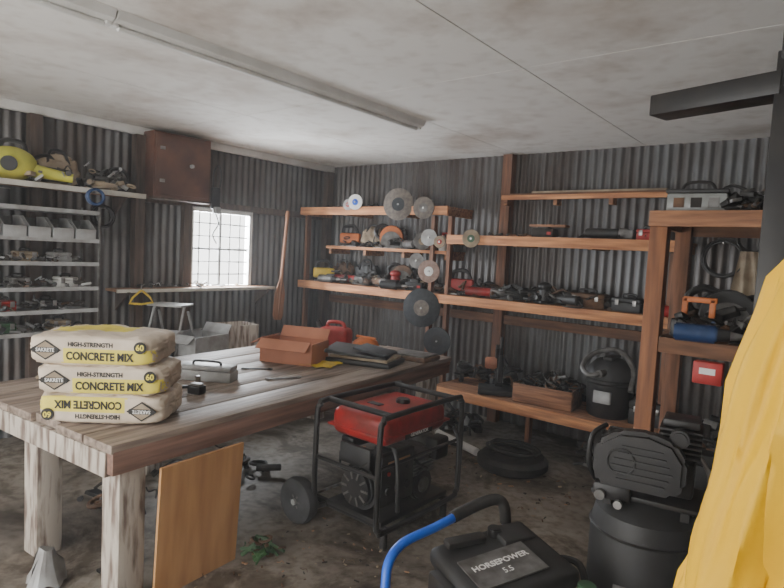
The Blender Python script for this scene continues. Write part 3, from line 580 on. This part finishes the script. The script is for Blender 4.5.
a.tube([(.17,-.02,.97),(.21,-.02,.90),(.20,-.02,.79),(.16,-.03,.74)],.009,STL); a.tube([(-.19,-.06,.80),(-.22,-.1,.88),(-.215,-.1,1.0),(-.17,-.05,1.04)],.010,BLK)
a.cyl((-.16,-.16,.79),(-.16,-.18,.79),.020,GRY,n=20); a.cyl((-.09,-.17,.77),(-.09,-.19,.77),.016,STL,n=18); a.box((-.12,-.13,.80),(.14,.05,.06),BLK,bev=.01); a.box((0,-.214,.42),(.16,.006,.1),GRY,bev=.002); a.done()
# ---------------------------------------------------------------- right shelf unit
u=M('wooden_shelf_unit')
X0,X1,Y0,Y1=-.84,.75,3.20,3.85
for x in(X0+.045,X1-.045):
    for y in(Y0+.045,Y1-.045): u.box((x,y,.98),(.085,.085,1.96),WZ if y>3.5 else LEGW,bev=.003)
for z in(1.98,1.33,.55):
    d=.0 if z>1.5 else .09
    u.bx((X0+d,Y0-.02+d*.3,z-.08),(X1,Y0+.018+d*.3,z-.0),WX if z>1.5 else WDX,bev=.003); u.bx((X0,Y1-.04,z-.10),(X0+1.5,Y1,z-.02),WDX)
    u.bx((X0-.0,Y0+.02,z-.08),(X0+.036,Y1,z-.02),WY)
    for i in range(3): u.bx((X0+d,Y0+.02+i*.21,z-.02),(X1,Y0+.225+i*.21,z),WDX)
u.done()
z=1.98
d=M('clear_organizer_case',(-.66,3.4,z),.1); d.box((0,0,.05),(.28,.2,.10),CLR,bev=.012); d.box((0,0,.11),(.29,.21,.02),DGR,bev=.006)
for i in range(3): d.box((-.08+.08*i,-.1,.05),(.05,.01,.05),[BRN,DIRT,GRY][i])
d.tube([(-.08,-.02,.12),(-.05,-.02,.16),(.05,-.02,.16),(.08,-.02,.12)],.008,BLK); d.done()
pile('tool_pile',(-.38,3.38,z),60,.16,.12,.14,JK,.05); softbag((-.12,3.42,z),.1,(.34,.24,.24),BLK,7); toolbox((.4,3.4,z),.0,(.3,.24,.3),DGR,'plastic_tool_case')
z=1.33
drill((-.62,3.28,z),.2,BLD); drill((-.38,3.30,z),.5,DGR); csaw((-.50,3.55,z),.2,DGR); softbag((-.12,3.5,z),0,(.36,.26,.28),DIRT,8); pile('tool_pile',(-.35,3.40,z),110,.33,.12,.17,JK+[BLD],.055)
d=M('orange_clamp',(-.60,3.36,1.47)); d.box((0,0,.06),(.16,.02,.03),ORG,bev=.006); d.box((-.07,0,0),(.03,.02,.14),ORG,bev=.006); d.box((.06,0,.02),(.03,.02,.1),ORG,bev=.006); d.cyl((-.07,0,-.12),(-.07,0,-.05),.012,BLK); d.done()
toolbox((-.55,3.4,.55),0,(.34,.2,.2),DGR); toolbox((-.1,3.4,.55),0,(.3,.2,.25),DGR); pile('tool_pile',(-.2,3.55,.55),80,.4,.15,.35,JK,.07)
d=M('red_first_aid_box',(-.50,3.18,1.19)); d.box((0,-.03,0),(.13,.06,.11),RED2,bev=.008); d.box((0,-.062,.01),(.07,.004,.03),WHT); d.done()
b=M('steel_hoist_post',(-.18,2.28,0),0); b.box((0,0,1.20),(.12,.12,2.40),BLK,bev=.004); b.box((0,0,.01),(.26,.26,.02),BLK)
b.box((-.24,.05,2.30),(.44,.12,.075),BLK,rot=(0,0,-.28),bev=.004); b.box((.02,0,2.42),(.14,.14,.10),BLK,bev=.01); b.done()
# raincoat
k=M('coat_stand',(.24,1.27,0)); k.box((0,.1,1.0),(.06,.06,2.0),WZ,bev=.004); k.box((0,.1,.02),(.5,.5,.04),WZ,bev=.01); k.cyl((0,.08,1.92),(-.10,-.02,1.95),.01,STL); k.done()
k=M('yellow_raincoat',(.085,1.22,0))
def cloth(path,R0,asp,amp,nf,n=96,seed=0):
    bm=bmesh.new();rg=[];N_=len(path)
    for j,(cx,cy,cz,R) in enumerate(path):
        t=j/(N_-1);row=[]
        for i in range(n):
            a=2*PI*i/n; s1=math.sin(a*nf+t*1.8+seed); f=amp*(t+.15)**.5*(1-2*abs(s1)**.6)*.6+amp*.5*math.sin(a*(nf*2-1)+t*4)*t+amp*1.3*noise.noise(Vector((math.cos(a)*1.6+seed,math.sin(a)*1.6,cz*4)))
            row.append(bm.verts.new((cx+(R+f)*math.cos(a),cy+(R*asp+f)*math.sin(a),cz)))
        rg.append(row)
    for A,B in zip(rg,rg[1:]):
        for i in range(n): bm.faces.new((A[i],B[i],B[(i+1)%n],A[(i+1)%n]))
    k.add(bm,COAT)
cloth([(0,0,1.89-j*.025,.03+.13*min(1,(j/49*6))**.7+.23*j/49) for j in range(50)],0,.6,.028,6,n=128)
def slv(sx):
    return [(sx*(.12+.10*(j/29)**.8),-.05-.05*j/29,1.71-.026*j,.05+.02*math.sin(PI*j/29)) for j in range(30)]
cloth(slv(-1),0,.9,.014,4,n=64,seed=2); cloth(slv(1),0,.9,.014,4,n=64,seed=5)
k.tor((0,0,1.87),.05,.014,COAT); k.done(75)
# ---------------------------------------------------------------- scatter box added to haze the room and lift the blacks, lights
vm=bpy.data.materials.new('haze_volume'); vm.use_nodes=True; nt=vm.node_tree; nt.nodes.remove(nt.nodes['Principled BSDF']); vs=nt.nodes.new('ShaderNodeVolumeScatter'); vs.inputs['Density'].default_value=.011; vs.inputs['Color'].default_value=(.95,.97,1,1); nt.links.new(vs.outputs[0],nt.nodes['Material Output'].inputs['Volume'])
o=M('haze_volume'); o.bx((XL-.3,YF+.05,.0),(XR-.05,YB-.03,ZC),vm); o.done()
wd=bpy.data.worlds.new('W'); S.world=wd; wd.use_nodes=True; bg=wd.node_tree.nodes['Background']; bg.inputs[0].default_value=(.97,.97,.95,1); bg.inputs[1].default_value=4.6
def area(name,loc,rot,sx,sy,e,col):
    l=bpy.data.lights.new(name,'AREA'); l.shape='RECTANGLE'; l.size=sx; l.size_y=sy; l.energy=e; l.color=col; o=bpy.data.objects.new(name,l); o.location=loc; o.rotation_euler=rot; S.collection.objects.link(o); return o
area('door_daylight',(-2.5,YF-.05,1.25),(PI/2,0,0),4.2,2.1,55,(1,.95,.89))
area('window_daylight',(XL-.15,(W0+W1)/2,1.65),(0,-PI/2,0),.8,.75,140,(.90,.95,1))
# ---------------------------------------------------------------- camera
cd=bpy.data.cameras.new('Camera'); cd.sensor_width=36; cd.lens=577/784*36; cd.clip_start=.02
co=bpy.data.objects.new('Camera',cd); S.collection.objects.link(co); S.camera=co
F=Vector((-.6178,.7829,-.0733)).normalized(); Rr=Vector((.7816,.6215,.0512)); Rr=(Rr-F*Rr.dot(F)).normalized(); Uu=Rr.cross(F)
m3=Matrix((Rr,Uu,-F)).transposed(); co.matrix_world=Matrix.Translation((0,0,1.70))@m3.to_4x4()
